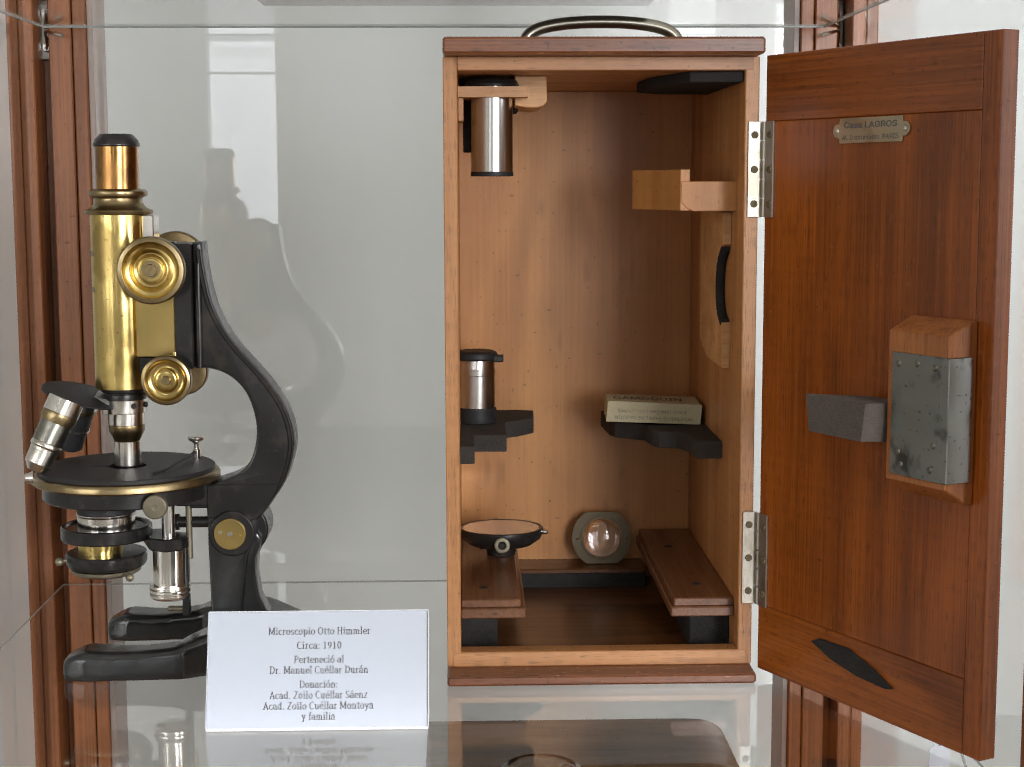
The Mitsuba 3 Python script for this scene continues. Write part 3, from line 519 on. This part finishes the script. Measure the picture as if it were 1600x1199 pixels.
# hinges
for z0, z1 in ((262.6, 315.3), (42.4, 95.8)):
    h = numbered(CS + '__hinge')
    obj('leaf', box(81.3, 89.2, -1.3, -.1, z0, z1, .2), 'm_hinge', h)
    obj('leaf', box(1.2, 8.4, -1.2, -.12, z0, z1, .2), 'm_hinge', h, 35, DX)
    for i in range(5):
        a, b = z0 + (z1 - z0) * i / 5 + .25, z0 + (z1 - z0) * (i + 1) / 5 - .25
        obj('knuckle', lathe([(0, a), (1.9, a), (1.9, b), (0, b)], (90.2, -3.4, 0), n=24), 'm_hinge', h)
    for q in (.14, .5, .86):
        z = z0 + (z1 - z0) * q
        obj('screw', slotted_screw((84.9, -1.2, z), (0, -1, 0), 2.1, .8, 40 + 90 * q), 'm_lens_ring', h)
        c = DX @ np.array([5.4, -1.2, z, 1]); obj('screw', slotted_screw(c[:3], (-DN[0], -DN[1], 0), 2.0, .7, 70 * q), 'm_lens_ring', h)

# ------------------------------------------------------------------ things kept in the case
k = 'eyepiece'
tag(k, 'long nickel eyepiece tube hanging in the wooden holder at upper left', 'eyepiece')
obj('tube', lathe([(0, 288), (12.05, 288), (12.05, 337), (0, 337)], (-59.8, 44.5, 0), n=72), 'm_steel', k)
obj('eye_cap', lathe([(0, 336.8), (15.6, 336.8), (15.8, 338), (14.6, 340.4), (11, 342), (0, 342)], (-59.8, 44.5, 0)), 'm_lacquer', k)
obj('end_ring', lathe([(0, 285.8), (12.1, 285.8), (12.3, 286.2), (12.3, 288.4), (0, 288.4)], (-59.8, 44.5, 0)), 'm_matt_black', k)
k = 'eyepiece_001'
tag(k, 'short nickel eyepiece with black caps standing on the left step bracket', 'eyepiece')
ex, ey = -68.8, 150
obj('barrel', lathe([(0, 136), (12.4, 136), (12.4, 157.6), (12.7, 158), (12.7, 162), (12.4, 162.4), (12.2, 168), (0, 168)], (ex, ey, 0), n=64), 'm_steel', k)
obj('eye_cap', lathe([(0, 167.6), (12.8, 167.6), (14, 168.6), (14.2, 170.4), (13.4, 172.4), (11, 173.6), (8, 173.2), (0, 172.6)], (ex, ey, 0), ch=.15), 'm_matt_black', k)
obj('tab', box(ex + 11, ex + 17.5, ey - 8, ey, 166.6, 170.8, .6), 'm_matt_black', k)
obj('lower_cap', lathe([(0, 126.1), (12.4, 126.1), (12.9, 127), (13, 131), (12.7, 132.4), (13, 134.4), (12.8, 136.6), (0, 136.6)], (ex, ey, 0)), 'm_matt_black', k)
k = 'lens_paper_carton'
tag(k, 'small yellowed carton of lens paper lying upside down on the right step bracket', 'carton')
CM = trimesh.transformations.translation_matrix([45.4, 133, 127.2]) @ trimesh.transformations.rotation_matrix(math.radians(2.2), [0, 1, 0]) @ trimesh.transformations.rotation_matrix(math.radians(-2.5), [0, 0, 1])
obj('body', box(-30.4, 30.4, -1, 40, .3, 13.2, .35), 'm_carton', k, 20, CM)
obj('front_flap', prism([(-30.7, .2), (30.3, .4), (30.9, 13.2), (-29.9, 13.8)], -1.7, -1.15, 'xz', .1), 'm_carton', k, 20, CM)
for t, z, w, x in (('HOJITAS DE PAPEL DE SILICON', 4.4, 50, 0), ('PARA LIMPIAR LOS LENTES', 8.8, 44, -1.4)):
    obj('lettering', sans_text(t, w, 2.0, .05), 'm_ink', k, False, CM @ place((x, -1.73, z), (-1, 0, 0), (0, 0, -1)))
obj('lettering', sans_text('CAMOQUIN', 45, 13, .05, True), 'm_ink', k, False, CM @ place((-3, 14, 13.2), (1, 0, 0), (0, 1, 0)))
k = 'substage_mirror'
tag(k, 'round mirror in a black dish lying on the left foot rest', 'mirror')
MM = trimesh.transformations.translation_matrix([-53.5, 131, 47.2]) @ trimesh.transformations.rotation_matrix(math.radians(-1), [1, 0, 0])
obj('dish', lathe([(0, -5.2), (9, -5.2), (10, -.4), (20, 2), (25.6, 6), (27.2, 9.4), (27.4, 12.4), (26.8, 13), (25.4, 13), (25, 12.2), (0, 11.6)], ch=.2, n=72), 'm_lacquer', k, 35, MM)
obj('glass', lathe([(0, 12.0), (12, 12.1), (24.8, 12.7), (24.8, 12.2), (0, 11.7)], ch=0, n=72), 'm_mirror', k, 35, MM)
obj('socket', lathe([(2.6, 3), (2.6, 0), (4.6, 0), (5.1, .6), (5.1, 6), (2.6, 6)], (0, -28.2, 6.2), (0, 1, 0), ch=.2), 'm_ring_metal', k, 35, MM)
obj('socket_bore', lathe([(0, 2), (2.7, 2), (2.7, 2.4), (0, 2.4)], (0, -28.2, 6.2), (0, 1, 0), ch=0), 'm_felt', k, 35, MM)
obj('rim_pin', lathe([(0, 0), (1.5, 0), (1.5, 3), (0, 3.4)], (27, -3, 10), (1, -.1, 0)), 'm_nickel', k, 35, MM)
k = 'condenser_lens'
tag(k, 'round glass lens in a flat metal ring leaning on the back of the case', 'lens')
LM = trimesh.transformations.translation_matrix([17.4, 193.5, 20.5]) @ trimesh.transformations.rotation_matrix(math.radians(-9), [1, 0, 0])
ring = m3.CrossSection.circle(20.6, 72) ^ m3.CrossSection.square((60, 35.4), True)
ring = ring - m3.CrossSection.circle(13.4, 64)
for a in (-17, 17): ring = ring - m3.CrossSection.circle(.8, 12).translate((a, -.6))
rm = solid(m3.Manifold.extrude(ring, 3)); rm.apply_transform(trimesh.transformations.rotation_matrix(math.pi / 2, [1, 0, 0])); rm.apply_translation([0, 0, 17.8])
obj('ring', rm, 'm_lens_ring', k, 20, LM)
obj('bezel', lathe([(13.1, -3.4), (14.6, -3.4), (14.9, -2.9), (14.9, 0), (13.1, 0)], (0, 0, 17.8), (0, 1, 0), ch=.2, closed=True), 'm_lens_ring', k, 35, LM)
ls = [(13.2 * math.sin(t), -1.5 - 3.6 * math.cos(t)) for t in np.linspace(0, math.pi / 2, 10)] + [(13.2, -1.0), (0, -1.0)]
obj('glass', lathe(ls, (0, 0, 17.8), (0, 1, 0), ch=0, n=72), 'm_glass', k, 40, LM)

# ------------------------------------------------------------------ label card in its acrylic holder
k = 'label_card'
tag(k, 'white printed exhibit card in a clear holder in front of the foot', 'sign')
KX, lean = -154.2, math.radians(20)
U = np.array([0, math.sin(lean), math.cos(lean)]); KM = place((KX, -88, 1.4), (1, 0, 0), U)      # x right, y up the card, z towards the reader
W2, HH = 57.6, 60.2
def card(name, mesh, mat, smooth=20): return obj(name, mesh, mat, k, smooth, KM)
card('paper', box(-W2 + .35, W2 - .45, .1, HH - .1, -.35, 0, .05), 'm_card')
kk = k + '__front_sheet'
scene[kk] = {'type': 'rectangle', 'to_world': T((np.diag([.001, .001, .001, 1]) @ KM @ np.diag([1e3, 1e3, 1e3, 1])).tolist()).translate([0, HH / 2e3, .0011]).scale([W2 / 1e3, HH / 2e3, 1]), 'bsdf': {'type': 'ref', 'id': 'm_glass_sheet'}}
card('holder_edge', cat(box(-W2 - .2, -W2 + .2, 0, HH, -1.2, 1.1, .1), box(W2 - .3, W2 + .3, 0, HH, -1.2, 1.1, .1), box(-W2, W2, HH, HH + .4, -1.2, 1.1, .1)), 'm_acrylic_edge')
obj('holder_foot', cat(box(KX - W2, KX + W2, -88.6, -86.6, .2, 1.7, .3), box(KX - W2, KX + W2, -86.6, -56, .2, 1.4, .3)), 'm_acrylic_edge', k)
for t, f, w in (('Microscopio Otto Himmler', .200, 159), ('Circa: 1910', .323, 70), ('Perteneció al', .444, 78), ('Dr. Manuel Cuéllar Durán', .535, 153), ('Donación:', .658, 60), ('Acad. Zoilo Cuéllar Sáenz', .749, 151), ('Acad. Zoilo Cuéllar Montoya', .840, 170), ('y familia', .930, 52)):
    obj('text_line', serif_text(t, w * .3375, 3.75, .04), 'm_ink', k, False, KM @ place((.6, HH * (1 - f), .02), (1, 0, 0), (0, 1, 0)))

# ------------------------------------------------------------------ below the shelf
lc = spline([(74, -101.5), (90, -102.2), (102, -106), (109, -114), (111, -130)], 5)
obj('lower_case', prism([(-104, -330), (-104, -101.5)] + list(lc) + [(111.2, -330)], 130, 225, 'xz', 1.5), 'm_lower_case', smooth=25)
tag('lower_case', 'dark brown wooden case with a rounded corner seen through the lower glass shelf', 'case')
k = 'glass_jar'
tag(k, 'clear glass jar with a ball knob on its rim, under the shelf', 'jar')
JX, JY = -31, 60
obj('body', lathe([(18, -330), (25, -329), (25.5, -80), (24.6, -77), (22, -75.4), (20, -76.4), (20.5, -80), (21, -326), (0, -326), (0, -330)], (JX, JY, 0), ch=0, n=64), 'm_glass', k, 40)
b = trimesh.creation.icosphere(3, 7); b.apply_translation([JX + 15, JY - 20, -74]); obj('knob', b, 'm_glass', k, True)
k = 'paper_tag'
tag(k, 'white paper tag on a string hanging below the open case door', 'tag')
obj('tag_paper', prism([(222, -110), (236, -110), (236, -84), (233, -79), (226, -79), (222.5, -83)], 100, 100.8, 'xz', .1), 'm_card', k)
obj('string', tube(spline([(229, 100.4, -80), (227, 100, -70), (224, 100, -60), (226, 101, -40), (232, 102, -55), (240, 101, -75), (248, 100, -100)], 6), .9, 6), 'm_ink', k)
B['m_pale_dark'] = principled(wood((.19, .06, .016), (.33, .12, .035), 'z', seed=10.2, door=True), .4)
